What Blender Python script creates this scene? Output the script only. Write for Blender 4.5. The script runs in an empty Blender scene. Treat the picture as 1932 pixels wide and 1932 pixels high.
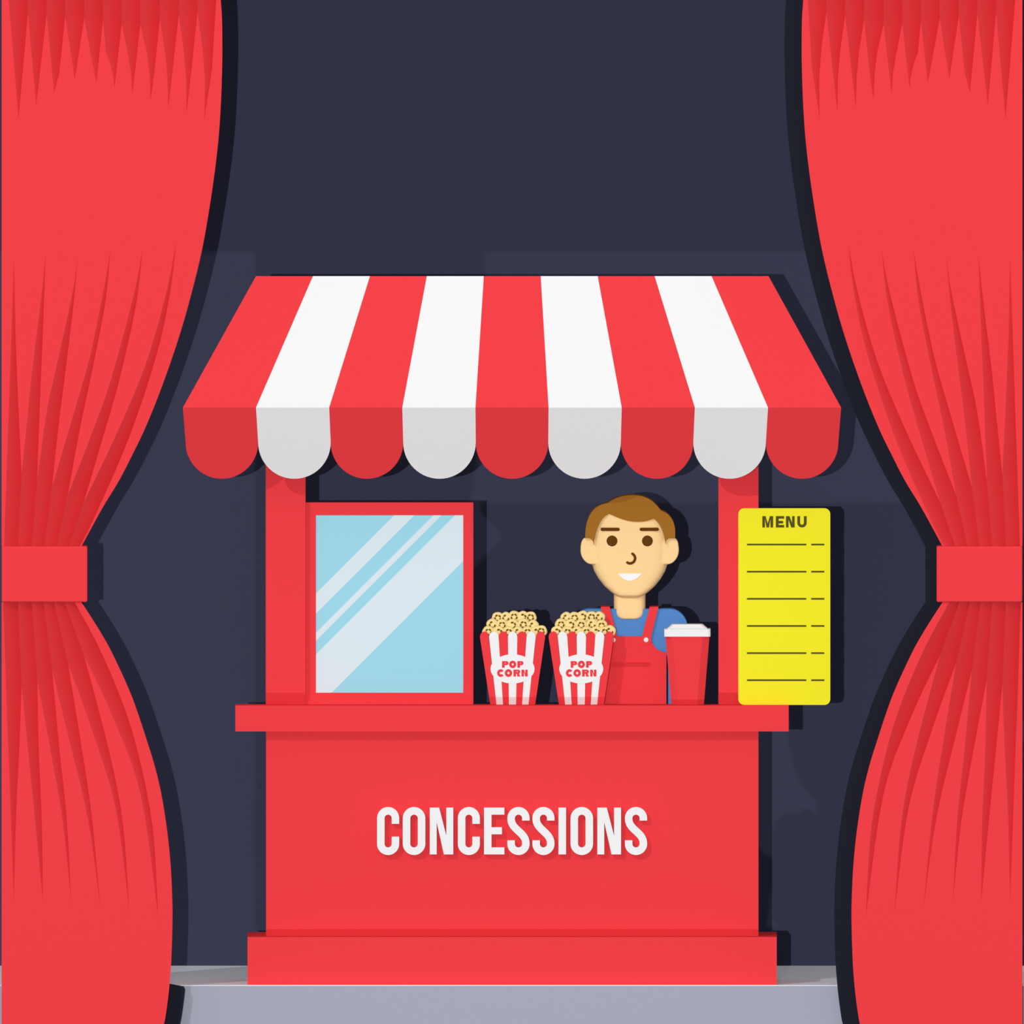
import bpy, bmesh, math, random
from mathutils import Vector, geometry
random.seed(4)
C = bpy.context.scene.collection
PI = math.pi
# ------------------------------------------------------------------ frame of the place
S = 0.002                      # metres per drawing unit
SA = 0.04                      # the camera looks down by asin(SA)
CA = math.sqrt(1-SA*SA)
def P(u, v, D):
    """u, v measured on the elevation drawing, D = distance in front of the back wall (units)"""
    return Vector(((u-966)*S, -D*S, (1822+D*SA-v)/CA*S))
T35 = 0.70

# ------------------------------------------------------------------ materials
F = 1.15
def lin(h):
    h = h.lstrip('#'); out = []
    for i in (0, 2, 4):
        c = int(h[i:i+2], 16)/255
        out.append(c/12.92 if c <= .04045 else ((c+.055)/1.055)**2.4)
    return out
def mat(name, hexcol, div=F, rough=1.0, spec=0.0, noise=0.0, nscale=40, weave=False):
    m = bpy.data.materials.new(name); m.use_nodes = True
    nt = m.node_tree; b = nt.nodes['Principled BSDF']
    col = [min(.97, c/div) for c in lin(hexcol)]
    b.inputs['Roughness'].default_value = rough
    b.inputs['Specular IOR Level'].default_value = spec
    tc = nt.nodes.new('ShaderNodeTexCoord')
    n = nt.nodes.new('ShaderNodeTexNoise'); n.inputs['Scale'].default_value = nscale
    n.inputs['Detail'].default_value = 3
    nt.links.new(tc.outputs['Object'], n.inputs['Vector'])
    mx = nt.nodes.new('ShaderNodeMix'); mx.data_type = 'RGBA'
    k = noise if noise else .006
    mx.inputs['A'].default_value = [c*(1-k) for c in col]+[1]
    mx.inputs['B'].default_value = [min(.98, c*(1+k)) for c in col]+[1]
    nt.links.new(n.outputs['Fac'], mx.inputs['Factor'])
    nt.links.new(mx.outputs['Result'], b.inputs['Base Color'])
    return m
M = dict(
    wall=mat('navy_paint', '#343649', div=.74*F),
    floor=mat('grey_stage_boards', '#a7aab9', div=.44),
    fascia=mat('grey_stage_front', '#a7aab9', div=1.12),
    red=mat('red_paint', '#f04147'),
    curtain=mat('red_velvet', '#f04147'),
    shadow_sheet=mat('curtain_shadow_tone', '#1f222c', div=F*.95),  # wall-shadow tone for the dark sheets edging the curtains
    white=mat('white_canvas', '#f3f3f3'),
    white_paint=mat('white_paint', '#f3f3f3'),
    yellow=mat('yellow_board', '#f6ec2c'),
    ink=mat('olive_ink', '#57512a'),
    glass=mat('pale_blue_glass', '#9fdbeb', rough=1.0),
    glare=mat('glare_stripe', '#dcebf1'),  # pale tone of the painted reflections
    skin=mat('skin', '#fad497', div=1.07),
    hair=mat('brown_hair', '#9d6826', div=1.03),
    brown=mat('dark_brown', '#683c11'),
    eye=mat('eye_brown', '#664015'),
    teeth=mat('teeth', '#ffffff', div=F*1.02),
    shirt=mat('blue_cotton', '#5488c7', div=1.07),
    denim=mat('red_denim', '#f04147'),
    shoe=mat('black_leather', '#22232a'),
    corn=mat('popcorn', '#f1d892', div=1.05),
    hull=mat('popcorn_hull', '#7a5e1c'),
)

# ------------------------------------------------------------------ helpers
def link(name, bm, m, parent=None, smooth=False, mods=None):
    bmesh.ops.remove_doubles(bm, verts=bm.verts[:], dist=1e-6)
    bmesh.ops.recalc_face_normals(bm, faces=bm.faces[:])
    me = bpy.data.meshes.new(name); bm.to_mesh(me); bm.free()
    if smooth:
        for p in me.polygons: p.use_smooth = True
    me.materials.append(M[m])
    o = bpy.data.objects.new(name, me); C.objects.link(o)
    if parent: o.parent = parent
    return o
def struct(name, bm, m):
    o = link(name, bm, m); o['kind'] = 'structure'; return o
def recentre(o):
    """move the origin of a childless mesh to the middle of its base"""
    xs = [v.co for v in o.data.vertices]
    c = Vector(((min(v.x for v in xs)+max(v.x for v in xs))/2, (min(v.y for v in xs)+max(v.y for v in xs))/2, min(v.z for v in xs)))
    for v in xs: v -= c
    o.location = c
    return o
def thing(name, label, cat, group=None):
    o = bpy.data.objects.new(name, None); C.objects.link(o); o.empty_display_size = .1
    o['label'] = label; o['category'] = cat
    if group: o['group'] = group
    return o
def settle(root, loc):
    """put the Empty at the thing's base, keeping its parts where they are"""
    root.location = loc
    for ch in root.children: ch.location = ch.location - Vector(loc)
def hexa(bm, p):
    """p: 8 points, front 4 (ccw) then back 4"""
    v = [bm.verts.new(q) for q in p]
    for f in ((0,1,2,3),(7,6,5,4),(0,4,5,1),(1,5,6,2),(2,6,7,3),(3,7,4,0)):
        bm.faces.new([v[i] for i in f])
def box(bm, u0, u1, v0, v1, D0, D1):
    """v0 top edge, v1 bottom edge both read on the front face at D0; D1 = back"""
    a = [P(u0, v0, D0), P(u1, v0, D0), P(u1, v1, D0), P(u0, v1, D0)]
    k = (D0-D1)*S
    hexa(bm, a+[q+Vector((0, k, 0)) for q in a])
def area2(l):
    return sum(l[i][0]*l[(i+1) % len(l)][1]-l[(i+1) % len(l)][0]*l[i][1] for i in range(len(l)))
def prism(bm, loops, D, t, fD=None):
    """extrude drawing outlines (first outer, rest holes) at D, thickness t backwards. fD(u,v)->D"""
    loops = [[Vector((a, b, 0)) for a, b in l] for l in loops]
    tris = geometry.tessellate_polygon(loops)
    flat = [q for l in loops for q in l]
    d = (lambda q: fD(q.x, q.y)) if fD else (lambda q: D)
    fr = [bm.verts.new(P(q.x, q.y, d(q))) for q in flat]
    bk = [bm.verts.new(P(q.x, q.y, d(q))+Vector((0, t*S, 0))) for q in flat]
    for a, b, c in tris:
        try:
            bm.faces.new((fr[a], fr[b], fr[c])); bm.faces.new((bk[c], bk[b], bk[a]))
        except ValueError: pass
    i = 0
    for l in loops:
        n = len(l)
        for k in range(n):
            a, b = i+k, i+(k+1) % n
            try: bm.faces.new((fr[a], fr[b], bk[b], bk[a]))
            except ValueError: pass
        i += n
def smooth_path(pts, n=8, closed=False):
    out = []; N = len(pts)
    rng = range(N if closed else N-1)
    for i in rng:
        if closed: p = [pts[(i+k-1) % N] for k in range(4)]
        else: p = [pts[max(0, i-1)], pts[i], pts[i+1], pts[min(N-1, i+2)]]
        for k in range(n):
            t = k/n
            out.append(tuple(.5*((2*p[1][j])+(-p[0][j]+p[2][j])*t+(2*p[0][j]-5*p[1][j]+4*p[2][j]-p[3][j])*t*t+(-p[0][j]+3*p[1][j]-3*p[2][j]+p[3][j])*t**3) for j in (0, 1)))
    if not closed: out.append(tuple(pts[-1]))
    return out
def dedup(l):
    o = []
    for p in l:
        if not o or abs(o[-1][0]-p[0])+abs(o[-1][1]-p[1]) > 1e-6: o.append(p)
    return o
def stroke(path, w, closed=False):
    """ribbon outline(s) of a path"""
    path = dedup(path)
    if closed and abs(path[0][0]-path[-1][0])+abs(path[0][1]-path[-1][1]) < 1e-6: path = path[:-1]
    L, R = [], []; N = len(path)
    for i in range(N):
        a = path[(i-1) % N] if (closed or i > 0) else path[i]
        b = path[(i+1) % N] if (closed or i < N-1) else path[i]
        dx, dy = b[0]-a[0], b[1]-a[1]; l = math.hypot(dx, dy) or 1
        nx, ny = -dy/l*w/2, dx/l*w/2
        L.append((path[i][0]+nx, path[i][1]+ny)); R.append((path[i][0]-nx, path[i][1]-ny))
    if closed:
        return [L, R] if abs(area2(L)) > abs(area2(R)) else [R, L]
    return [L+R[::-1]]
def ribbon(bm, loop, D, t, closed=False):
    """extrude a stroke outline as a chain of quads"""
    if closed: L, R = loop
    else: n = len(loop[0])//2; L, R = loop[0][:n], loop[0][n:][::-1]
    N = len(L); off = Vector((0, t*S, 0))
    f = [(bm.verts.new(P(*L[i], D)), bm.verts.new(P(*R[i], D)), bm.verts.new(P(*R[i], D)+off), bm.verts.new(P(*L[i], D)+off)) for i in range(N)]
    for i in range(N if closed else N-1):
        a, b = f[i], f[(i+1) % N]
        for k in range(4): bm.faces.new((a[k], b[k], b[(k+1) % 4], a[(k+1) % 4]))
    if not closed: bm.faces.new(f[0]); bm.faces.new(f[-1][::-1])
def arc(cx, cy, rx, ry, a0, a1, n=10):
    return [(cx+rx*math.cos(math.radians(a0+(a1-a0)*i/n)), cy+ry*math.sin(math.radians(a0+(a1-a0)*i/n))) for i in range(n+1)]
def rrect(x0, y0, x1, y1, r, n=6):
    return (arc(x0+r, y0+r, r, r, 180, 270, n)+arc(x1-r, y0+r, r, r, 270, 360, n)
            + arc(x1-r, y1-r, r, r, 0, 90, n)+arc(x0+r, y1-r, r, r, 90, 180, n))
def loft(bm, rows, n=3.0, seg=48):
    """closed body; rows: (v, uL, uR, Dcentre, half depth); superellipse sections"""
    rings = []
    for v, ul, ur, dc, h in rows:
        cu, w = (ul+ur)/2, (ur-ul)/2; r = []
        for k in range(seg):
            a = 2*PI*k/seg; c, s = math.cos(a), math.sin(a)
            x = math.copysign(abs(c)**(2/n), c)*w; d = math.copysign(abs(s)**(2/n), s)*h
            q = P(cu+x, v, dc); r.append(bm.verts.new(q+Vector((0, -d*S, 0))))
        rings.append(r)
    for a, b in zip(rings, rings[1:]):
        for k in range(seg):
            bm.faces.new((a[k], a[(k+1) % seg], b[(k+1) % seg], b[k]))
    bm.faces.new(rings[0]); bm.faces.new(rings[-1][::-1])
def capsule(bm, pts, rad, seg=12):
    """tube through 3-D world points with radii, rounded ends"""
    P3 = [Vector(p) for p in pts]
    t0 = (P3[1]-P3[0]).normalized(); t1 = (P3[-1]-P3[-2]).normalized()
    ring_spec = []
    for a in (85, 60, 30): ring_spec.append((P3[0]-t0*rad[0]*math.sin(math.radians(a)), rad[0]*math.cos(math.radians(a)), t0))
    for i, p in enumerate(P3):
        t = (P3[min(i+1, len(P3)-1)]-P3[max(i-1, 0)]).normalized(); ring_spec.append((p, rad[i], t))
    for a in (30, 60, 85): ring_spec.append((P3[-1]+t1*rad[-1]*math.sin(math.radians(a)), rad[-1]*math.cos(math.radians(a)), t1))
    rings = []
    for c, r, t in ring_spec:
        x = t.cross(Vector((0, 1, 0.01))).normalized(); y = t.cross(x)
        rings.append([bm.verts.new(c+(x*math.cos(2*PI*k/seg)+y*math.sin(2*PI*k/seg))*r) for k in range(seg)])
    for a, b in zip(rings, rings[1:]):
        for k in range(seg): bm.faces.new((a[k], a[(k+1) % seg], b[(k+1) % seg], b[k]))
    bm.faces.new(rings[0][::-1]); bm.faces.new(rings[-1])
def applied(o):
    dg = bpy.context.evaluated_depsgraph_get(); dg.update()
    me = bpy.data.meshes.new_from_object(o.evaluated_get(dg)); o.modifiers.clear(); o.data = me
    return o
def remesh(o, vox, smooth_it=2):
    m = o.modifiers.new('r', 'REMESH'); m.mode = 'VOXEL'; m.voxel_size = vox
    s = o.modifiers.new('s', 'SMOOTH'); s.factor = .5; s.iterations = smooth_it
    applied(o)
    for p in o.data.polygons: p.use_smooth = True
    return o
def bevel(o, w, seg=2, angle=40):
    m = o.modifiers.new('b', 'BEVEL'); m.width = w*S; m.segments = seg; m.limit_method = 'ANGLE'
    m.angle_limit = math.radians(angle); m.use_clamp_overlap = True
    return o

# ================================================================== SETTING
bm = bmesh.new(); box(bm, -1400, 3330, -1400, 1822, 0, -20); struct('wall_back', bm, 'wall')
DF = 925                                                    # front lip of the stage
bm = bmesh.new()
def slab(bm, x0, x1, Da, Db, z0, z1):
    a = [Vector(((x0-966)*S, -Da*S, z1)), Vector(((x1-966)*S, -Da*S, z1)), Vector(((x1-966)*S, -Da*S, z0)), Vector(((x0-966)*S, -Da*S, z0))]
    hexa(bm, a+[q+Vector((0, (Da-Db)*S, 0)) for q in a])
slab(bm, -1400, 3330, DF, 0, -.002, 0); struct('floor', bm, 'floor')
bm = bmesh.new(); slab(bm, -1400, 3330, DF-.5, DF-12, -.5, -.002); struct('trim_1', bm, 'fascia')
bm = bmesh.new(); slab(bm, -1400, 3330, 2600, DF-12, -.53, -.5); struct('floor.001', bm, 'fascia')
# added beam, out of view above, shading the wall from the second sun
bm = bmesh.new(); box(bm, -1400, 3330, -1300, -9, 950, 925); struct('light_blocker', bm, 'wall')

# ================================================================== CURTAINS
edge_up = [(413, -60), (416.5, 0), (418.8, 35), (419.5, 90), (419, 130), (417, 190), (412.4, 260), (403, 340), (387.2, 440), (372.2, 510.6), (348, 602), (324, 677.4),
           (298.4, 748), (272.7, 810.5), (250.2, 857), (224.6, 906.8), (192.5, 959.7), (154, 1030.5)]
edge_lo = [(153.6, 1136), (171.8, 1164), (190.5, 1194), (207, 1223), (222.6, 1255), (236, 1284), (250.5, 1318.5), (265, 1360), (278, 1400),
           (290.7, 1441), (303.3, 1492.5), (314.5, 1561), (321.5, 1626.7), (325, 1695), (325.3, 1745), (323, 1816), (319, 1867), (313.6, 1910), (309.6, 1932), (297, 1985), (285, 2030)]
TOPV = -60
def sp(*p): return smooth_path(list(p), 5)
# pleats: (left edge path, right edge path), both running down the sheet
tips = [(35, 225), (68.3, 200), (101.9, 175), (141, 149), (181.9, 156), (215.9, 167.7), (249.7, 178.4), (284, 191), (317.5, 203.7), (351.8, 214), (385.6, 225)]
lt = [None, (52.7, 24.8), (88, 26), (123, 31), (159, 34.8), (194.3, 38.5), (229.6, 44.7), (264.8, 46), (301.6, 37), (337.4, 28.6), (372.7, 23.6), None]
midL = {4: [(174, 117)], 5: [(200, 99), (208.7, 122), (214, 146.6)], 6: [(242, 107), (247.2, 139)], 7: [(277, 99), (282, 139)],
        8: [(311, 95), (315.5, 142)], 9: [(346.5, 95), (351.3, 150)], 10: [(381.8, 87), (386.5, 149)]}
midR = {2: [(111.8, 139)], 10: [(400, 130)], 7: [(292, 130)], 8: [(327, 120)], 9: [(362, 125)]}
pleats_top = []
for k in range(11):
    L = [(15, TOPV), (16.5, 0)] if k == 0 else [(lt[k][0], TOPV), lt[k]]
    R = [(409, TOPV), (408, 0)] if k == 10 else [(lt[k+1][0], TOPV), lt[k+1]]
    a = L+midL.get(k, [])+[tips[k]]; b = R+midR.get(k, [])+[tips[k]]
    pleats_top.append((a, b))
bx = [7.7, 34, 60, 84, 107, 130, 150.8]
tb = [None, (40.7, 895.6), (70, 908.4), (98.2, 919.6), (128, 934), (157.8, 948.5), None]
up = [((26.3, 488), [(19.2, 697)], [(30.5, 664.6)]),
      ((86, 481.7), [(77, 568), (61, 697), (49.7, 809)], [(81.8, 600), (75.4, 761)]),
      ((146.6, 478.5), [(138, 546), (109, 680.6), (88.2, 777)], [(141, 552), (128, 664.6), (110.7, 802.5)]),
      ((208.2, 472), [(195.7, 546), (170, 671), (141, 773.7)], [(199, 568), (176.5, 687), (150.8, 809)]),
      ((269, 467), [(253.4, 552), (208.5, 719), (173, 818.6)], [(256.7, 574.7), (224.6, 719), (192.5, 831.4)]),
      ((332.4, 456), [(314.4, 549), (276, 683.8), (221.4, 815.4)], [(320.8, 552.3), (295, 671), (243.8, 825), (179.7, 972.6)])]
pleats_mid = []
for k, (t, a, b) in enumerate(up):
    L = [t]+a+([tb[k]] if tb[k] else []); R = [t]+b+([tb[k+1]] if tb[k+1] else [])
    L = sp(*L); R = sp(*R)
    if not tb[k]: L = sp(t, *a, (bx[k], 1030.5))
    else: L.append((bx[k], 1030.5))
    if not tb[k+1]: R = sp(t, *b, (bx[k+1], 1030.5))
    else: R.append((bx[k+1], 1030.5))
    pleats_mid.append((L, R))
bl = [5.8, 34, 60, 82, 102, 122, 140.8]
tl = [None, (40.8, 1293), (70.4, 1283.7), (98.4, 1264.7), (128.3, 1252), (159, 1238), None]
lo = [((26, 1700.8), [(9, 1220), (12.6, 1332), (18.2, 1471.6)], [(36.3, 1415.7), (30.7, 1527.5)]),
      ((80.8, 1702), [(53, 1415.7), (67, 1555.4)], [(73.2, 1415.7), (79, 1555)]),
      ((134.7, 1706), [(92.2, 1399), (117.4, 1544)], [(111.8, 1410), (125.8, 1544)]),
      ((189.8, 1714.8), [(125.8, 1376.5), (165, 1541.5)], [(152.3, 1399), (173.3, 1541.5)]),
      ((244, 1720), [(173.3, 1376.5), (218, 1524.7)], [(206.8, 1421), (232, 1555.4)]),
      ((298.8, 1733), [(212.4, 1351.4), (265.5, 1499.5)], [(186, 1220), (229.2, 1320.6), (260, 1418.5), (288, 1561)])]
pleats_low = []
for k, (t, a, b) in enumerate(lo):
    L = sp(tl[k], *a, t) if tl[k] else sp((bl[0], 1136), *a, t)
    R = sp(tl[k+1], *b, t) if tl[k+1] else sp((bl[6], 1136), *b, t)
    if tl[k]: L = [(bl[k], 1136)]+L
    if tl[k+1]: R = [(bl[k+1], 1136)]+R
    pleats_low.append((L, R))
def interp(path, v):
    if v <= path[0][1]: return path[0][0]
    for a, b in zip(path, path[1:]):
        if a[1] <= v <= b[1]: return a[0]+(b[0]-a[0])*(v-a[1])/max(1e-9, b[1]-a[1])
    return path[-1][0]
CD, CB = 1000, 956
TP = 1.0
def pleat(bm, L, R, mirror):
    vs = sorted(set([round(q[1], 3) for q in L+R]))
    prev = None
    for v in vs:
        xl, xr = interp(L, v), interp(R, v)
        if mirror: xl, xr = 1932-xr, 1932-xl
        # a fold: one face turning back into the cloth, then a return to the front
        row = [P(xl, v, CD), P(xr, v, CD-(xr-xl)*TP), P(xr, v, CD)]
        if prev:
            for i in (0, 1):
                q = [prev[i], prev[i+1], row[i+1], row[i]]
                vv = []
                for p in q:
                    if all((p-w).length > 1e-7 for w in vv): vv.append(p)
                if len(vv) >= 3:
                    bm.faces.new([bm.verts.new(p) for p in vv])
        prev = row
def sheet(loop, pleats, mirror):
    """front cloth (loop = lit area outline incl. the fold outlines) + pleats"""
    bm = bmesh.new()
    lp = [(1932-x, y) if mirror else (x, y) for x, y in loop]
    lp = [Vector((x, y, 0)) for x, y in lp]
    vs = [bm.verts.new(P(q.x, q.y, CD)) for q in lp]
    for a, b, c in geometry.tessellate_polygon([lp]):
        bm.faces.new((vs[a], vs[b], vs[c]))
    for L, R in pleats: pleat(bm, L, R, mirror)
    return bm
def close_back(bm, outline, mirror):
    ol = [Vector(((1932-x) if mirror else x, y, 0)) for x, y in outline]
    bk = [bm.verts.new(P(q.x, q.y, CB)) for q in ol]; fr = [bm.verts.new(P(q.x, q.y, CD)) for q in ol]
    for a, b, c in geometry.tessellate_polygon([ol]): bm.faces.new((bk[a], bk[b], bk[c]))
    n = len(ol)
    for k in range(n): bm.faces.new((fr[k], fr[(k+1) % n], bk[(k+1) % n], bk[k]))
EU = smooth_path(edge_up, 4); EL = smooth_path(edge_lo, 4)
# lit outline, upper drape: down the left edge, tie-back folds, up the right edge, heading folds
zig_top = []
for k, (L, R) in enumerate(pleats_top):
    zig_top += (L if k == 0 else L[1:])
    zig_top += R[::-1][1:] if k == 10 else R[::-1][1:-1]
zig_top = dedup(zig_top)
def spikes(pl, at_end):
    z = []
    for k, (L, R) in enumerate(pl):
        n = len(pl)
        if at_end:       # band at the bottom, spikes point up
            l = L if k == 0 else L[:-1]; r = R if k == n-1 else R[:-1]
            z += l[::-1]+r
        else:            # band at the top, spikes point down
            l = L if k == 0 else L[1:]; r = R if k == n-1 else R[1:]
            z += l+r[::-1]
    return dedup(z)
loop_up = dedup([(3, TOPV)]+zig_top+EU+spikes(pleats_mid, True)[::-1]+[(3, 1030.5)])
loop_lo = dedup([(3, 1136)]+spikes(pleats_low, False)+EL+[(3, 2030)])
out_up = [(3, TOPV)]+EU+[(3, 1030.5)]
out_lo = [(3, 1136)]+EL+[(3, 2030)]
def curtain(mirror, label):
    t = thing('curtain', label, 'curtain', None)
    bm = sheet(loop_up, pleats_top+pleats_mid, mirror); close_back(bm, out_up, mirror)
    link('upper_drape', bm, 'curtain', t)
    bm = sheet(loop_lo, pleats_low, mirror); close_back(bm, out_lo, mirror)
    link('lower_drape', bm, 'curtain', t)
    mx = (lambda x: 1932-x) if mirror else (lambda x: x)
    bm = bmesh.new(); a, b = sorted((mx(3), mx(165)))
    box(bm, a, b, 1030.5, 1136, CD+8, CB-10)
    bevel(link('tieback', bm, 'curtain', t), 3, 2)
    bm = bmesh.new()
    if mirror:   # dark sheet past the leading edge, coloured as the curtain's shadow
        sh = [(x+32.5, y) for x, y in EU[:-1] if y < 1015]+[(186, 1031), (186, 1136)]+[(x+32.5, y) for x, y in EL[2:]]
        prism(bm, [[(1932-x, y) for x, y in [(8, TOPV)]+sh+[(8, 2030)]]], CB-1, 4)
    else:        # here the painted shadow shows only below the lip of the stage
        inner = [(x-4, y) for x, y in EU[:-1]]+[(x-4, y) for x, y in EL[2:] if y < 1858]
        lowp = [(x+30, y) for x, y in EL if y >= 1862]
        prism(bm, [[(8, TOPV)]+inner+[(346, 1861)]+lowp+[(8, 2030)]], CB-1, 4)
    link('shadow_sheet', bm, 'shadow_sheet', t, )['label'] = 'dark sheet behind the red cloth, coloured as its shadow'
    settle(t, P(mx(150), 2030, CD-20))
    return t
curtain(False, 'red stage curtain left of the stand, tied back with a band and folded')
curtain(True, 'red stage curtain right of the menu board, tied back, dark painted shadow along its edge')

# ================================================================== STAND
stand = thing('concession_stand', 'red concession stand with striped awning, serving counter and white lettering on its front', 'food stand')
bm = bmesh.new(); box(bm, 467, 1465.5, 1768, 1858, 900, 660); link('plinth', bm, 'red', stand)
bodyD = 860
bm = bmesh.new()
k = (20*S)
a = [P(502, 1379, bodyD), P(1431, 1379, bodyD), P(1431, 1753, bodyD), P(502, 1753, bodyD)]
hexa(bm, a+[q+Vector((0, k, 0)) for q in a])
# skirting strip, undercut
a = [P(502, 1753, bodyD), P(1431, 1753, bodyD), P(1431, 1769.3, bodyD-12), P(502, 1769.3, bodyD-12)]
hexa(bm, a+[Vector((q.x, -(bodyD-20)*S, q.z)) for q in a])
front = link('counter_front', bm, 'red', stand)
for x0, x1 in ((502, 522), (1411, 1431)):
    bm = bmesh.new(); box(bm, x0, x1, 1379.8, 1768.3, bodyD-20, 690); link('side_panel', bm, 'red', stand)
bm = bmesh.new(); box(bm, 444, 1488, 1331, 1380, 893, 825); link('countertop', bm, 'red', stand)
for x0, x1 in ((501.5, 576.5), (1355.5, 1431)):
    bm = bmesh.new(); box(bm, x0, x1, 700, 1307, bodyD, bodyD-30)
    a = [P(x0, 1307, bodyD), P(x1, 1307, bodyD), P(x1, 1329.6, bodyD-15), P(x0, 1329.6, bodyD-15)]
    hexa(bm, a+[Vector((q.x, -(bodyD-30)*S, q.z)) for q in a])
    link('post', bm, 'red', stand)
bm = bmesh.new(); box(bm, 520, 1412, 700, 800, bodyD-5, bodyD-28); link('header_beam', bm, 'red', stand)
# glazed screen
wf = None
bm = bmesh.new()
prism(bm, [[(576.5, 948), (893, 948), (893, 1329), (576.5, 1329)], [(596, 972), (596, 1307), (874, 1307), (874, 972)]], 842, 14)
wf = link('window_frame', bm, 'red', stand)
bm = bmesh.new(); box(bm, 594, 876, 970, 1309, 840.5, 834)
pane = link('window_pane', bm, 'glass', wf); pane['label'] = 'pale blue glass pane'
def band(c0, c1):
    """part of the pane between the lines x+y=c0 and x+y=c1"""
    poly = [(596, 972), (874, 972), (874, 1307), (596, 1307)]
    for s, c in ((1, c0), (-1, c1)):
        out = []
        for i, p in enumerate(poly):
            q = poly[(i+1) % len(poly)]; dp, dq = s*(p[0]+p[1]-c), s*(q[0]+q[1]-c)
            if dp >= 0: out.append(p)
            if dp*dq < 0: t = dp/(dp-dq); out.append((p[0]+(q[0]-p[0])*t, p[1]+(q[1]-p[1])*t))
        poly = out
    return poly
for c0, c1 in ((1716, 1754), (1790, 1805.5), (1830.5, 1933)):  # reflections on the glass, laid on as pale strips
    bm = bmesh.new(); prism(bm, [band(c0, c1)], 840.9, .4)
    link('glare_stripe', bm, 'glare', wf)['label'] = 'pale diagonal stripe painted as a reflection on the glass'
# awning
DT, DB = 948, 1018
xt = [483+(1450-483)*i/9 for i in range(10)]; xb = [345+138*i for i in range(10)]
aw = None
bm = bmesh.new()     # canopy frame and side cloths
for s in (0, 9):
    x1, x2 = xt[s], xb[s]; i = 1 if s == 0 else -1
    a = [P(x1+i*1, 522, DT-1), P(x2+i*2, 768, DB-2), P(x2+i*22, 768, 0)]
    a[2] = Vector(((x2+i*22-966)*S, -835*S, a[1].z))
    b = [q+Vector((i*3*S, 0, 0)) for q in a]
    v = [bm.verts.new(q) for q in a+b]
    for f in ((0, 1, 2), (5, 4, 3), (0, 3, 4, 1), (1, 4, 5, 2), (2, 5, 3, 0)): bm.faces.new([v[j] for j in f])
box(bm, 490, 1443, 529, 546, DT-4, 832)
for x0 in (530, 1392):                      # two brackets down to the header beam
    box(bm, x0, x0+12, 540, 715, 855, 835)
aw = link('awning', bm, 'red', stand)
for i in range(9):
    m = 'red' if i % 2 == 0 else 'white'
    bm = bmesh.new()
    a = [P(xt[i], 521, DT), P(xt[i+1], 521, DT), P(xb[i+1], 769, DB), P(xb[i], 769, DB)]
    off = Vector((0, .006, -.006)) 
    hexa(bm, a+[q+off for q in a]); 
    o = link('canopy_stripe', bm, m, aw); o['label'] = ('red' if m == 'red' else 'white')+' stripe of the awning'
    bm = bmesh.new(); f = lambda x: 966+(x-966)*.9915
    L, R = f(xb[i]), f(xb[i+1]); r = (R-L)/2
    pts = [(xb[i], 769), (xb[i+1], 769)]+arc((L+R)/2, 835, r, 68.3, 0, 180, 28)
    prism(bm, [pts], 0, 3, fD=lambda u, v: DB-(v-769)*.70)
    o = link('scallop', bm, m, aw); o['label'] = ('red' if m == 'red' else 'white')+' rounded scallop hanging from the awning edge'
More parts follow.
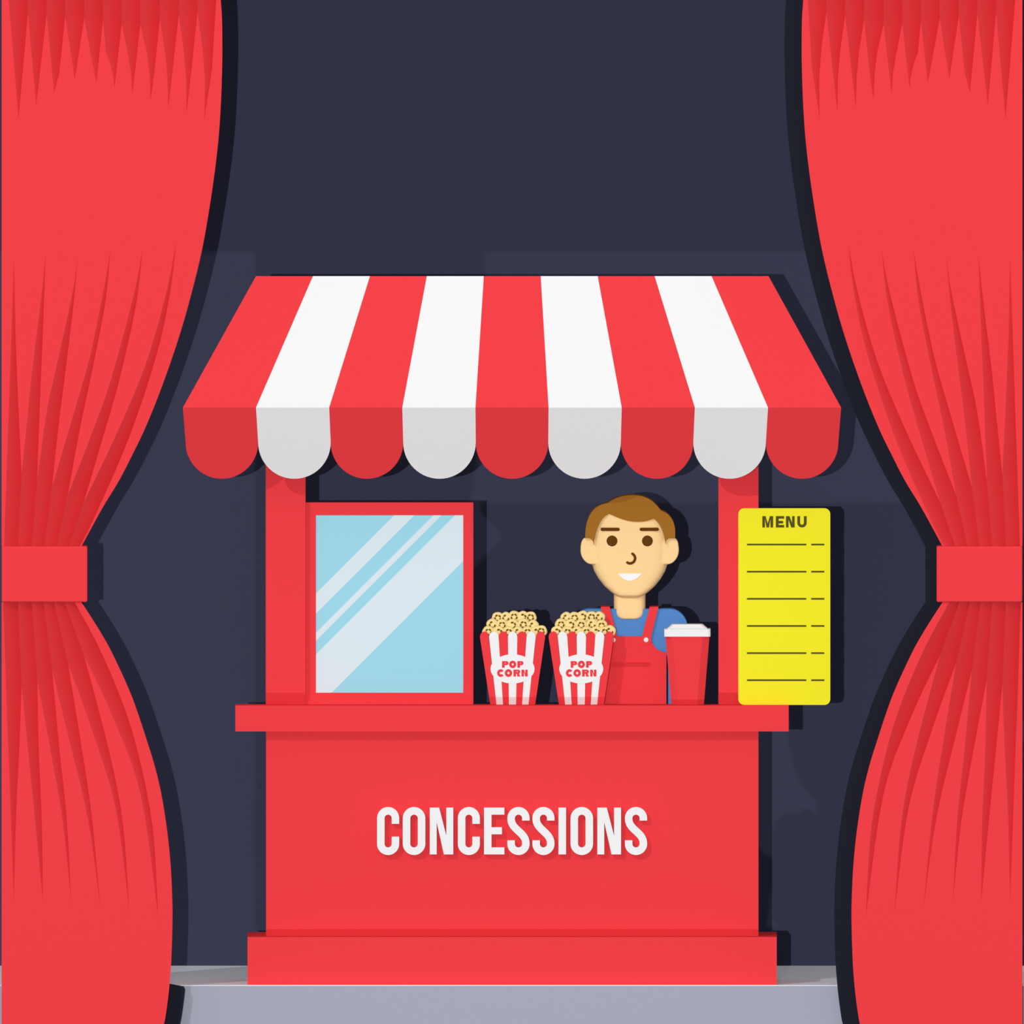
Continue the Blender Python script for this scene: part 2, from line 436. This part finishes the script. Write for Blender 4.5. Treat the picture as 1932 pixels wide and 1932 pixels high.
# lettering on the front
def gO(x0, x1, y0, y1, w, r=None, closed=True):
    h = w/2; r = (x1-x0)/2-h if r is None else r
    return rrect(x0+h, y0+h, x1-h, y1-h, r, 10)
def letter(ch, x0, x1, y0, y1, w, over=1.2):
    """outline loops of one condensed sign letter"""
    W, H = x1-x0, y1-y0
    if ch == 'O': return [stroke(gO(x0, x1, y0-over, y1+over, w), w, True)]
    if ch == 'C':
        h = w/2; r = W/2-h; cy0, cy1 = y0-over+h+r, y1+over-h-r
        p = [(x1-h, y0+H*.345)]+arc(x1-h-r, cy0, r, r, 0, -180, 20)+arc(x0+h+r, cy1, r, r, 180, 0, 20)+[(x1-h, y0+H*.622)]
        return [stroke(p, w)]
    if ch == 'I': return [[[(x0, y0), (x1, y0), (x1, y1), (x0, y1)]]]
    if ch == 'E':
        t = w*.92; m0, m1 = y0+H*.42, y0+H*.42+t
        return [[[(x0, y0), (x1, y0), (x1, y0+t), (x0+w, y0+t), (x0+w, m0), (x1-W*.12, m0), (x1-W*.12, m1), (x0+w, m1), (x0+w, y1-t), (x1, y1-t), (x1, y1), (x0, y1)]]]
    if ch == 'N':
        s = w*.92
        return [[[(x0, y0), (x0+W*.4, y0), (x1-s, y0+H*.6), (x1-s, y0), (x1, y0), (x1, y1), (x1-W*.4, y1), (x0+s, y0+H*.31), (x0+s, y1), (x0, y1)]]]
    if ch == 'S':
        h = w/2; r = W/2-h; ya, yb = y0-over+h+r, y1+over-h-r
        p = [(x1-h, y0+H*.275)]+arc(x1-h-r, ya, r, r, 0, -180, 20)
        q0, q1 = (x0+h, ya+1.5), (x1-h, yb-1.5)
        for i in range(13):
            t = i/12; u = 1-t
            c0, c1 = (x0+h, y0+H*.47), (x1-h, y0+H*.53)
            p.append(tuple(u**3*q0[k]+3*u*u*t*c0[k]+3*u*t*t*c1[k]+t**3*q1[k] for k in (0, 1)))
        p += arc(x0+h+r, yb, r, r, 0, 180, 20)+[(x0+h, y0+H*.70)]
        return [stroke(dedup(p), w)]
    if ch == 'M':
        return [[[(x0, y0), (x0+W*.3, y0), (x0+W/2, y0+H*.66), (x1-W*.3, y0), (x1, y0), (x1, y1), (x1-w*.95, y1), (x1-w*.95, y0+H*.24), (x0+W/2+w*.45, y1), (x0+W/2-w*.45, y1), (x0+w*.95, y0+H*.24), (x0+w*.95, y1), (x0, y1)]]]
    if ch == 'U':
        h = w/2; r = W/2-h
        return [stroke([(x0+h, y0)]+arc(x0+h+r, y1-h-r, r, r, 180, 0, 16)+[(x1-h, y0)], w)]
    if ch in 'PR':
        hb = H*.62 if ch == 'P' else H*.58; r = hb/2
        outer = [(x0, y0)]+arc(x1-r, y0+r, r, r, -90, 90, 14)
        if ch == 'P': outer += [(x0+w, y0+hb), (x0+w, y1), (x0, y1)]
        else: outer += [(x1-W*.18, y0+hb), (x1, y1), (x1-w*1.25, y1), (x0+w*1.25, y0+hb), (x0+w, y0+hb), (x0+w, y1), (x0, y1)]
        if ch == 'R': outer = [(x0, y0)]+arc(x1-r-.3, y0+r, r, r, -90, 50, 14)+[(x1-W*.2, y0+hb+.2), (x1, y1), (x1-w*1.2, y1), (x0+w*1.35, y0+hb+.4), (x0+w, y0+hb+.4), (x0+w, y1), (x0, y1)]
        ih = hb-w*1.35
        hole = [(x0+w, y0+w*.68)]+arc(x1-w*.9-ih/2, y0+w*.68+ih/2, ih/2, ih/2, -90, 90, 8)+[(x0+w, y0+w*.68+ih)]
        return [[outer, hole[::-1]]]
def round_glyph(ch, x0, x1, y0, y1, w):
    """rounder O and C for the bold captions"""
    cx, cy, rx, ry = (x0+x1)/2, (y0+y1)/2, (x1-x0-w)/2, (y1-y0-w*.8)/2
    if ch == 'O': return [stroke(arc(cx, cy, rx, ry, 0, 360, 32)[:-1], w, True)]
    return [stroke(arc(cx, cy, rx, ry, -38, -322, 26), w)]
def word(items, y0, y1, w, D, t, m, parent, name, lab, over=1.2, rnd=False):
    for ch, x0, x1 in items:
        bm = bmesh.new()
        g = round_glyph(ch, x0, x1, y0-.3, y1+.3, w) if (rnd and ch in 'OC') else letter(ch, x0, x1, y0, y1, w, over)
        for loops in g:
            if len(loops) == 2 and len(loops[0]) == len(loops[1]): ribbon(bm, loops, D, t, True)
            elif ch in 'CSU': ribbon(bm, loops, D, t)
            else: prism(bm, loops, D, t)
        link(name, bm, m, parent)['label'] = lab % ch
word([('C', 711.4, 753.2), ('O', 759.9, 802.5), ('N', 810.9, 855.2), ('C', 863.9, 905.4), ('E', 913.2, 951.7), ('S', 957.2, 999.3), ('S', 1004.5, 1046.2),
      ('I', 1053.8, 1068), ('O', 1076.4, 1119), ('N', 1127, 1171.7), ('S', 1179, 1221)], 1524, 1612, 14.2, bodyD+18, 18.2, 'white_paint', front, 'raised_letter', 'white raised letter %s')
settle(stand, Vector((0, -780*S, 0)))

# ================================================================== MENU BOARD
menu = thing('menu_board', 'yellow menu board with rounded corners on the right post of the stand', 'sign')
bm = bmesh.new(); prism(bm, [rrect(1393, 959, 1566.5, 1330, 11, 6)], 869, 8.5); board = link('board', bm, 'yellow', menu)
word([('M', 1438.3, 1458.6), ('E', 1463.8, 1479.3), ('N', 1482.9, 1499.2), ('U', 1504.3, 1521.9)], 973.8, 995.2, 5.2, 869.8, .9, 'ink', board, 'heading_letter', 'olive letter %s', 0)
for y in (1027.4, 1078.6, 1129.8, 1181, 1232.2, 1283.3):
    for x0, x1 in ((1409.3, 1521.3), (1530.5, 1555.3)):
        bm = bmesh.new(); box(bm, x0, x1, y-1.55, y+1.55, 869.7, 868.9); link('ruled_line', bm, 'ink', board)
settle(menu, P(1480, 1330, 865))

# ================================================================== POPCORN BOXES
TS = [905.6, 922.8, 940.7, 958.4, 976, 993.5, 1010.6, 1028.4]
BS = [925, 936.7, 949, 960.3, 973.6, 985, 997, 1009.7]
BD = 866                                        # front of the box
def stripe_loop(i):
    a, b, c, d = TS[i], TS[i+1], BS[i+1], BS[i]
    k = (1315-1203)/(1329-1203)
    c2, d2 = b+(c-b)*k, a+(d-a)*k
    w = (b-a)/2
    if i == 0: top = smooth_path([(a, 1203), (906.5, 1197), (910, 1193), (915, 1191.5), (919.5, 1193.5), (b-.8, 1200), (b, 1206)], 4)
    elif i == 6: top = smooth_path([(a, 1206), (a+.8, 1200), (1014.5, 1193.5), (1019, 1191.5), (1024, 1193), (1027.5, 1197), (b, 1203)], 4)
    else: top = arc((a+b)/2, 1202, w, 10.5, 180, 360, 14)
    return top, (d2, c2), (d, c)
DEEP = 37
def popcorn_box(dx, label):
    t = thing('popcorn_box', label, 'popcorn box', 'striped popcorn boxes on the counter')
    for i in range(7):
        top, mid, bot = stripe_loop(i)
        bm = bmesh.new()
        prism(bm, [[(x+dx, y) for x, y in top+[(mid[1], 1315), (mid[0], 1315)]]], BD, 3)
        a = [P(mid[0]+dx, 1315, BD), P(mid[1]+dx, 1315, BD), P(bot[1]+dx, 1329.4, BD-9), P(bot[0]+dx, 1329.4, BD-9)]
        hexa(bm, a+[q+Vector((0, 3*S, 0)) for q in a])
        o = link('front_stripe', bm, 'red' if i % 2 == 0 else 'white_paint', t)
        o['label'] = ('red' if i % 2 == 0 else 'white')+' stripe of the box front'
    for s in (0, 1):                            # side walls
        tx, bx_ = (TS[0]+1.5, BS[0]+1.2) if s == 0 else (TS[7]-1.5, BS[7]-1.2); k = 2.5 if s == 0 else -2.5
        bm = bmesh.new()
        def q(x, z, D): return Vector(((x+dx-966)*S, -D*S, z))
        zt, zb = P(0, 1205, BD).z, P(0, 1329.4, BD-9).z
        hexa(bm, [q(tx, zt, BD-3), q(tx+k, zt, BD-3), q(bx_+k, zb, BD-12.2), q(bx_, zb, BD-12.2),
                  q(tx, zt, BD-DEEP), q(tx+k, zt, BD-DEEP), q(bx_+k, zb, BD-DEEP), q(bx_, zb, BD-DEEP)])
        link('side_panel', bm, 'red', t)
    bm = bmesh.new()
    zt, zb = P(0, 1205, BD).z, P(0, 1329.4, BD-9).z
    hexa(bm, [q(TS[0]+2, zt, BD-DEEP), q(TS[7]-2, zt, BD-DEEP), q(BS[7]-2, zb, BD-DEEP), q(BS[0]+2, zb, BD-DEEP),
              q(TS[0]+2, zt, BD-DEEP-3), q(TS[7]-2, zt, BD-DEEP-3), q(BS[7]-2, zb, BD-DEEP-3), q(BS[0]+2, zb, BD-DEEP-3)])
    link('back_panel', bm, 'red', t)
    bm = bmesh.new(); prism(bm, [arc(967+dx, 1262, 41.5, 27.5, 0, 360, 48)[:-1]], BD+.8, .7)
    lab = link('oval_label', bm, 'white_paint', t); lab['label'] = 'white oval label'
    word([('P', 947.2+dx, 959.3+dx), ('O', 960.6+dx, 974+dx), ('P', 976.2+dx, 987.6+dx)], 1247.3, 1259.8, 4.9, BD+1.4, .6, 'red', lab, 'letter', 'red letter %s', 0, True)
    word([('C', 938+dx, 951.6+dx), ('O', 952.3+dx, 966.3+dx), ('R', 968.7+dx, 981.8+dx), ('N', 983.9+dx, 995.6+dx)], 1263.4, 1276.4, 4.9, BD+1.4, .6, 'red', lab, 'letter', 'red letter %s', 0, True)
    base = P(967+dx, 1329.4, BD-25)
    settle(t, base)
popcorn_box(0, 'red and white striped popcorn box beside the window frame')
popcorn_box(129.6, 'red and white striped popcorn box in front of the seller')

# popped corn, piece by piece
PD = BD-18
row_t = [(939, 1166), (954.5, 1166), (970, 1164), (986.5, 1164.5), (1001, 1165)]
row_m = [(929, 1178.5), (947.5, 1179.5), (967, 1179.5), (987.5, 1178.5), (1005.5, 1181)]
row_b = [(921.5, 1192.5), (941, 1193), (959.5, 1193), (977.5, 1193), (995.5, 1193), (1011.5, 1193), (1021, 1191)]
def piece_meshes(seed):
    r = random.Random(seed); bm = bmesh.new()
    bmesh.ops.create_icosphere(bm, subdivisions=3, radius=11.8*S)
    ph = [r.uniform(0, 6.3) for _ in range(3)]
    for v in bm.verts:
        d = v.co.normalized(); a = math.atan2(d.z, d.x)
        v.co *= 1+.07*abs(math.sin(2.5*a+ph[0]))+.04*math.sin(5*d.y+ph[1])-.03
        v.co.y *= .42
    me = bpy.data.meshes.new('popcorn_piece'); bm.to_mesh(me); bm.free()
    for p in me.polygons: p.use_smooth = True
    me.materials.append(M['corn'])
    bm = bmesh.new(); n = 5; g = r.uniform(0, 60)
    for i in range(n):
        if r.random() < .1: continue
        a0 = g+i*72; pts = arc(0, 0, 5.0, 5.0, a0, a0+22, 4)
        capsule(bm, [(x*S, -(4.2)*S, -y*S) for x, y in pts], [1.9*S]*5, 6)
    bmesh.ops.recalc_face_normals(bm, faces=bm.faces[:])
    mh = bpy.data.meshes.new('hull'); bm.to_mesh(mh); bm.free(); mh.materials.append(M['hull'])
    return me, mh
kinds = [piece_meshes(s) for s in range(4)]
n = 0
for dx, lab, grp in ((0, 'pale yellow popcorn piece heaped in the box beside the window', 'popcorn in the box beside the window'),
                     (129.6, 'pale yellow popcorn piece heaped in the box before the seller', 'popcorn in the box before the seller')):
    for rows, D in ((row_t, PD-9), (row_m, PD-2), (row_b, PD+5)):
        for x, y in rows:
            me, mh = kinds[n % 4]; n += 1
            o = bpy.data.objects.new('popcorn_piece', me); C.objects.link(o); o.location = P(x+dx, y, D)
            o['label'] = lab; o['category'] = 'popcorn'; o['group'] = grp
            h = bpy.data.objects.new('hull', mh); C.objects.link(h); h.parent = o

# ================================================================== DRINK CUP
cup = thing('drink_cup', 'red paper drink cup with white lid right of the seller', 'cup')
CC = 860
def octo(bm, rows):
    rings = []
    for v, ul, ur, h, c in rows:
        g = c*T35
        pts = [(ul+c, h), (ur-c, h), (ur, h-g), (ur, -h+g), (ur-c, -h), (ul+c, -h), (ul, -h+g), (ul, h-g)]
        z = P(0, v, CC+25).z
        rings.append([bm.verts.new(Vector(((x-966)*S, -(CC+d)*S, z))) for x, d in pts])
    for a, b in zip(rings, rings[1:]):
        for k in range(8): bm.faces.new((a[k], a[(k+1) % 8], b[(k+1) % 8], b[k]))
    bm.faces.new(rings[0]); bm.faces.new(rings[-1][::-1])
bm = bmesh.new(); octo(bm, [(1201, 1255.5, 1338.5, 27, 13.5), (1320, 1265.6, 1328.8, 22, 13), (1330.3, 1266.5, 1328, 14.5, 13)])
link('cup_body', bm, 'red', cup)
bm = bmesh.new(); octo(bm, [(1187.2, 1253.3, 1340.3, 29, 4), (1201, 1253.3, 1340.3, 29, 4)])
lid = link('lid', bm, 'white_paint', cup); lid['label'] = 'white plastic lid'
bm = bmesh.new(); octo(bm, [(1178.3, 1268.5, 1325.5, 20, 4), (1185.5, 1260, 1334, 25, 4), (1187.3, 1258.5, 1335, 23.5, 4)])
link('lid_dome', bm, 'white_paint', lid)
settle(cup, P(1297, 1330.3, CC+25)+Vector((0, 25*S, 0)))

# ================================================================== SELLER
person = thing('person', 'smiling seller with brown hair in blue shirt and red dungarees behind the counter', 'person')
HC, HH = 784, 46
def mirx(l): return l+[(2376-x, y) for x, y in l[::-1]]
headL = [(940.5, 1170), (943, 1158), (948, 1146), (955, 1138), (965, 1130), (980, 1122.5), (1000, 1116.5), (1020, 1114), (1040, 1113.6), (1052, 1114.3),
         (1064, 1116.5), (1077, 1121), (1091, 1129), (1105, 1140), (1116, 1152.5), (1121.5, 1160.5), (1125.5, 1169), (1128.2, 1178), (1129.4, 1185)]
bm = bmesh.new()
rows = []
for v, x in headL:
    e = min(1, max(0, (1131-v)/13)); e2 = min(1, max(0, (v-938)/16))
    h = HH*(1-(1-e)**3*.9)*(1-(1-e2)**3*.8)
    rows.append((v, x, 2376-x, HC, h))
loft(bm, rows, 4.4, 72)
# ears
for s in (0, 1):
    ear = [(1122, 1022), (1117, 1017), (1111, 1014.6), (1104.5, 1014.4), (1099.5, 1018), (1096.5, 1025), (1095.2, 1037), (1096.5, 1047), (1100.5, 1055), (1106.5, 1061.3), (1113, 1064.3), (1120, 1064.6), (1126, 1060), (1126, 1030)]
    ear = smooth_path(ear, 3, True)
    if s: ear = [(2376-x, y) for x, y in ear]
    prism(bm, [ear], HC+HH-6, 20)
# neck, chest, pelvis
loft(bm, [(1110, 1158, 1218, HC, 33), (1155, 1158, 1218, HC, 33), (1161, 1160, 1216, HC, 32.5), (1165, 1165, 1211, HC, 32), (1167, 1171, 1205, HC, 31)], 4, 40)
loft(bm, [(1153, 1120, 1256, HC, 18), (1170, 1100, 1276, HC, 24), (1230, 1124, 1252, HC, 25), (1330, 1128, 1248, HC, 24), (1420, 1122, 1254, HC, 24), (1470, 1128, 1248, HC, 22)], 3, 40)
def W(u, v, D): return P(u, v, D)
for s in (-1, 1):
    X = lambda d: 1188+s*d
    capsule(bm, [W(X(88), 1172, HC), W(X(90), 1260, HC), W(X(90), 1345, HC+3), W(X(89), 1425, HC+10)], [17*S, 15*S, 13*S, 9*S], 16)
    # palm, four unequal curled fingers and a thumb
    capsule(bm, [W(X(89), 1430, HC+10), W(X(88), 1455, HC+13)], [11*S, 11.5*S], 14)
    for j, (off, ln) in enumerate(((12, 25), (5, 29), (-3, 27), (-10, 21))):
        D0 = HC+13+off
        capsule(bm, [W(X(88), 1456, D0), W(X(88), 1462+ln*.4, D0+1), W(X(84), 1464+ln*.75, D0+2), W(X(78), 1464+ln, D0+2)], [4.3*S, 4*S, 3.7*S, 3.3*S], 10)
    capsule(bm, [W(X(86), 1440, HC+20), W(X(80), 1455, HC+28), W(X(76), 1468, HC+29)], [4.8*S, 4.5*S, 3.8*S], 10)
    capsule(bm, [W(X(30), 1455, HC), W(X(32), 1600, HC), W(X(33), 1730, HC-3)], [26*S, 20*S, 12*S], 16)
    capsule(bm, [W(X(33), 1738, HC-8), W(X(34), 1746, HC+18)], [12*S, 10*S], 12)
body = link('body', bm, 'skin', person); remesh(body, 1.7*S, 2)
# hair
hair = [(1104.2, 1016), (1104.5, 1003), (1106.5, 989), (1112, 973.5), (1120.5, 961.5), (1132.5, 953), (1146.5, 948.7)]
dome = [(1146.5, 948.7), (1158, 942), (1172, 936.7), (1188, 934.2), (1204, 934.8), (1220, 939.3), (1234, 948.5), (1247, 963.2)]
side = [(1247, 963.2), (1257, 968), (1266, 977), (1272, 990), (1273.9, 1004), (1273.4, 1016)]
inner = [(1262, 1015.5), (1257.5, 1018), (1255.5, 1026.5)]
inn2 = [(1255.5, 1026.5), (1252.5, 1010), (1247, 995.5), (1241, 986), (1233.8, 978.8)]
fringe = [(1233.8, 978.8), (1222, 982.6), (1210, 984.5), (1195, 984.3), (1180, 981.5), (1165, 976.5), (1149.5, 969.6)]
inn3 = [(1149.5, 969.6), (1139, 976.5), (1130.5, 989), (1124, 1006), (1121, 1020), (1120.4, 1028.5)]
inn4 = [(1120.4, 1028.5), (1118.5, 1021), (1113.5, 1016), (1108, 1015)]
hl = []
for c in (hair, dome, side, inner, inn2, fringe, inn3, inn4): hl += smooth_path(c, 4)
hl = dedup(hl)
hx = bmesh.new(); prism(hx, [hl], HC+HH+3, 60)
loft(hx, [(938, 1172, 1206, HC-24, 18), (943, 1160, 1218, HC-24, 28), (953, 1142, 1230, HC-24, 32), (964, 1128, 1240, HC-24, 34), (977, 1120, 1252, HC-24, 36), (992, 1113, 1262, HC-24, 37), (1015, 1110, 1267, HC-24, 37), (1062, 1122, 1254, HC-20, 34), (1072, 1134, 1242, HC-18, 26)], 2.6, 40)
ho = link('hair', hx, 'hair', person)
ho['label'] = 'short brown hair with a side fringe'
# face
FD = HC+HH
for x in (1154.8, 1221.3):
    bm = bmesh.new(); bmesh.ops.create_uvsphere(bm, u_segments=32, v_segments=16, radius=1)
    for v in bm.verts: v.co = Vector((v.co.x*10.3*S, v.co.y*3*S, v.co.z*10.3*S))+P(x, 1020.6, FD-.5)
    link('eye', bm, 'eye', person, True)
for x0, x1 in ((1133, 1169.2), (1206.8, 1243)):
    bm = bmesh.new(); prism(bm, [rrect(x0, 995.6, x1, 1001.9, 3, 5)], FD+1.5, 6); link('eyebrow', bm, 'brown', person)
bm = bmesh.new()
np_ = [(1193.2, 1044.8), (1196.2, 1047.3), (1198, 1051), (1198, 1055), (1196, 1059.5), (1192.3, 1062.2), (1188, 1063), (1183.6, 1061.4)]
capsule(bm, [P(x, y, FD+.6) for x, y in smooth_path(np_, 3)], [2.45*S]*(7*3+1), 12)
link('nose', bm, 'brown', person, True)
bm = bmesh.new(); prism(bm, [[(1165.8, 1082), (1210.2, 1082)]+smooth_path([(1210.2, 1082), (1206, 1087), (1198, 1093), (1188, 1095.6), (1178, 1093), (1170, 1087), (1165.8, 1082)], 5)[1:-1]], FD+.9, 5)
link('smile', bm, 'teeth', person)['label'] = 'white open smile'
# shirt with sleeves
ol = ([(1079, 1350), (1079, 1186)]+arc(1113, 1186, 34, 37, 180, 270, 12)+arc(1263.5, 1186, 34, 37, 270, 360, 12)+[(1297.5, 1186), (1297.5, 1350), (1260.5, 1350), (1260.5, 1236), (1257.5, 1236), (1257.5, 1420),
      (1118.5, 1420), (1118.5, 1236), (1115.5, 1236), (1115.5, 1350)])
bm = bmesh.new(); prism(bm, [dedup(ol)], HC+28, 54)
bevel(link('shirt', bm, 'shirt', person), 2.0, 2)
# dungarees
bib = [(1147.5, 1200.5), (1228.5, 1200.5)]
armhole = smooth_path([(1228.5, 1200.5), (1229.5, 1210), (1234, 1219.5), (1242, 1226.5), (1251, 1230), (1257, 1230.8)], 4)
bl_ = bib[:1]+armhole+[(1257, 1420), (1119, 1420)]+[(2376-x, y) for x, y in armhole[::-1]]
bm = bmesh.new(); prism(bm, [dedup(bl_)], HC+33, 6)
dung = link('dungarees', bm, 'denim', person)
bm = bmesh.new()
loft(bm, [(1400, 1115, 1261, HC, 32), (1450, 1116, 1260, HC, 32), (1490, 1118, 1258, HC, 31), (1500, 1120, 1256, HC, 29)], 3, 40)
for s in (-1, 1):
    r = [(1480, 1188+s*35-33, 1188+s*35+33, HC, 30), (1600, 1188+s*34-28, 1188+s*34+28, HC, 26), (1738, 1188+s*34-25, 1188+s*34+25, HC, 23)]
    loft(bm, r, 2.6, 32)
link('trousers', bm, 'denim', dung)
for s in (0, 1):
    f = (lambda x: 2376-x) if s else (lambda x: x)
    pts = [(1133.4, 1145), (1150.3, 1145), (1165, 1202), (1166.5, 1207)]+arc(1156.9, 1207.3, 9.6, 9.6, 0, 180, 12)[1:]+[(1147.5, 1200)]
    bm = bmesh.new(); prism(bm, [[(f(x), y) for x, y in pts]], HC+35.5, 3)
    link('strap', bm, 'denim', dung)
    bm = bmesh.new(); prism(bm, [[(f(x), y) for x, y in ((1133.4, 1145), (1150.3, 1145), (1150.5, 1149), (1134.5, 1149))]], HC+32.4, 64); link('strap_loop', bm, 'denim', dung)
    bm = bmesh.new(); bmesh.ops.create_uvsphere(bm, u_segments=20, v_segments=10, radius=1)
    for v in bm.verts: v.co = Vector((v.co.x*4.7*S, v.co.y*2*S, v.co.z*4.7*S))+P(f(1156.9), 1207.3, HC+36)
    link('button', bm, 'white_paint', dung, True)['label'] = 'white round button'
bm = bmesh.new()      # pocket welt folded over
a = [P(1151, 1249.5, HC+39.5), P(1225, 1249.5, HC+39.5), P(1225, 1258, HC+33.2), P(1151, 1258, HC+33.2)]
b = [P(1151, 1249.5, HC+33), P(1225, 1249.5, HC+33), P(1225, 1258, HC+32.8), P(1151, 1258, HC+32.8)]
hexa(bm, a+b); link('pocket', bm, 'denim', dung)
for s in (-1, 1):
    cx = 1188+s*34; bm = bmesh.new()
    zb = P(0, 1767.6, 900).z
    def q2(x, D, z): return Vector(((x-966)*S, -D*S, zb+z*S))
    rings = []
    for z, w, f0, b0 in ((0, 15, 38, -24), (6, 16.5, 40, -26), (14, 16, 34, -25), (24, 14.5, 14, -24), (34, 14, 10, -22)):
        ring = []
        for k in range(24):
            a_ = 2*PI*k/24; c, s_ = math.cos(a_), math.sin(a_)
            ring.append(bm.verts.new(q2(cx+w*c, HC-4+(f0+b0)/2+(f0-b0)/2*s_, z)))
        rings.append(ring)
    for r1, r2 in zip(rings, rings[1:]):
        for k in range(24): bm.faces.new((r1[k], r1[(k+1) % 24], r2[(k+1) % 24], r2[k]))
    bm.faces.new(rings[0][::-1]); bm.faces.new(rings[-1])
    link('shoe', bm, 'shoe', person, True)
settle(person, Vector(((1188-966)*S, -HC*S, P(0, 1768, 900).z)))

# ================================================================== LIGHT
def sun(name, d, strength, ang):
    l = bpy.data.lights.new(name, 'SUN'); l.energy = strength; l.angle = ang
    o = bpy.data.objects.new(name, l); C.objects.link(o)
    o.rotation_euler = Vector(d).to_track_quat('-Z', 'Y').to_euler(); o.location = (-2, -8, 4)
    return o
kx = 26.5/880; kz = SA-3.6/880
n1 = 1.0
sun('stage_light_front', (kx, 1, -kz), .44*F*PI, math.radians(.08))
d2 = Vector((.50, 1, -.55)); c2 = 1/d2.length
sun('stage_light_upper_left', d2, .16*F*PI/c2, math.radians(.5))
w = bpy.data.worlds.new('hall_light'); bpy.context.scene.world = w; w.use_nodes = True
nt = w.node_tree; bg = nt.nodes['Background']
tc = nt.nodes.new('ShaderNodeTexCoord'); sx = nt.nodes.new('ShaderNodeSeparateXYZ')
cr = nt.nodes.new('ShaderNodeValToRGB')
mr = nt.nodes.new('ShaderNodeMapRange'); mr.inputs['From Min'].default_value = -1
nt.links.new(tc.outputs['Generated'], sx.inputs[0]); nt.links.new(sx.outputs['Z'], mr.inputs['Value'])
nt.links.new(mr.outputs['Result'], cr.inputs['Fac']); nt.links.new(cr.outputs['Color'], bg.inputs['Color'])
e = cr.color_ramp.elements
e[0].position = 0; e[0].color = (.40, .40, .40, 1)
e[1].position = 1; e[1].color = (.9, .9, .9, 1)
x = cr.color_ramp.elements.new(.80); x.color = (.455, .455, .455, 1)
x = cr.color_ramp.elements.new(.88); x.color = (.65, .65, .65, 1)
bg.inputs['Strength'].default_value = 1.0

# ================================================================== CAMERA
cam = bpy.data.cameras.new('camera'); co = bpy.data.objects.new('camera', cam); C.objects.link(co)
cam.type = 'ORTHO'; cam.ortho_scale = 1932*S; cam.clip_end = 100
view = Vector((0, CA, -SA))
co.location = P(966, 966, 0)-view*9
co.rotation_euler = view.to_track_quat('-Z', 'Y').to_euler()
sc = bpy.context.scene; sc.camera = co
sc.view_settings.view_transform = 'Standard'; sc.view_settings.look = 'None'
sc.view_settings.exposure = 0.05; sc.view_settings.gamma = 1; sc.view_settings.use_curve_mapping = False
sc.cycles.max_bounces = 6; sc.cycles.diffuse_bounces = 3
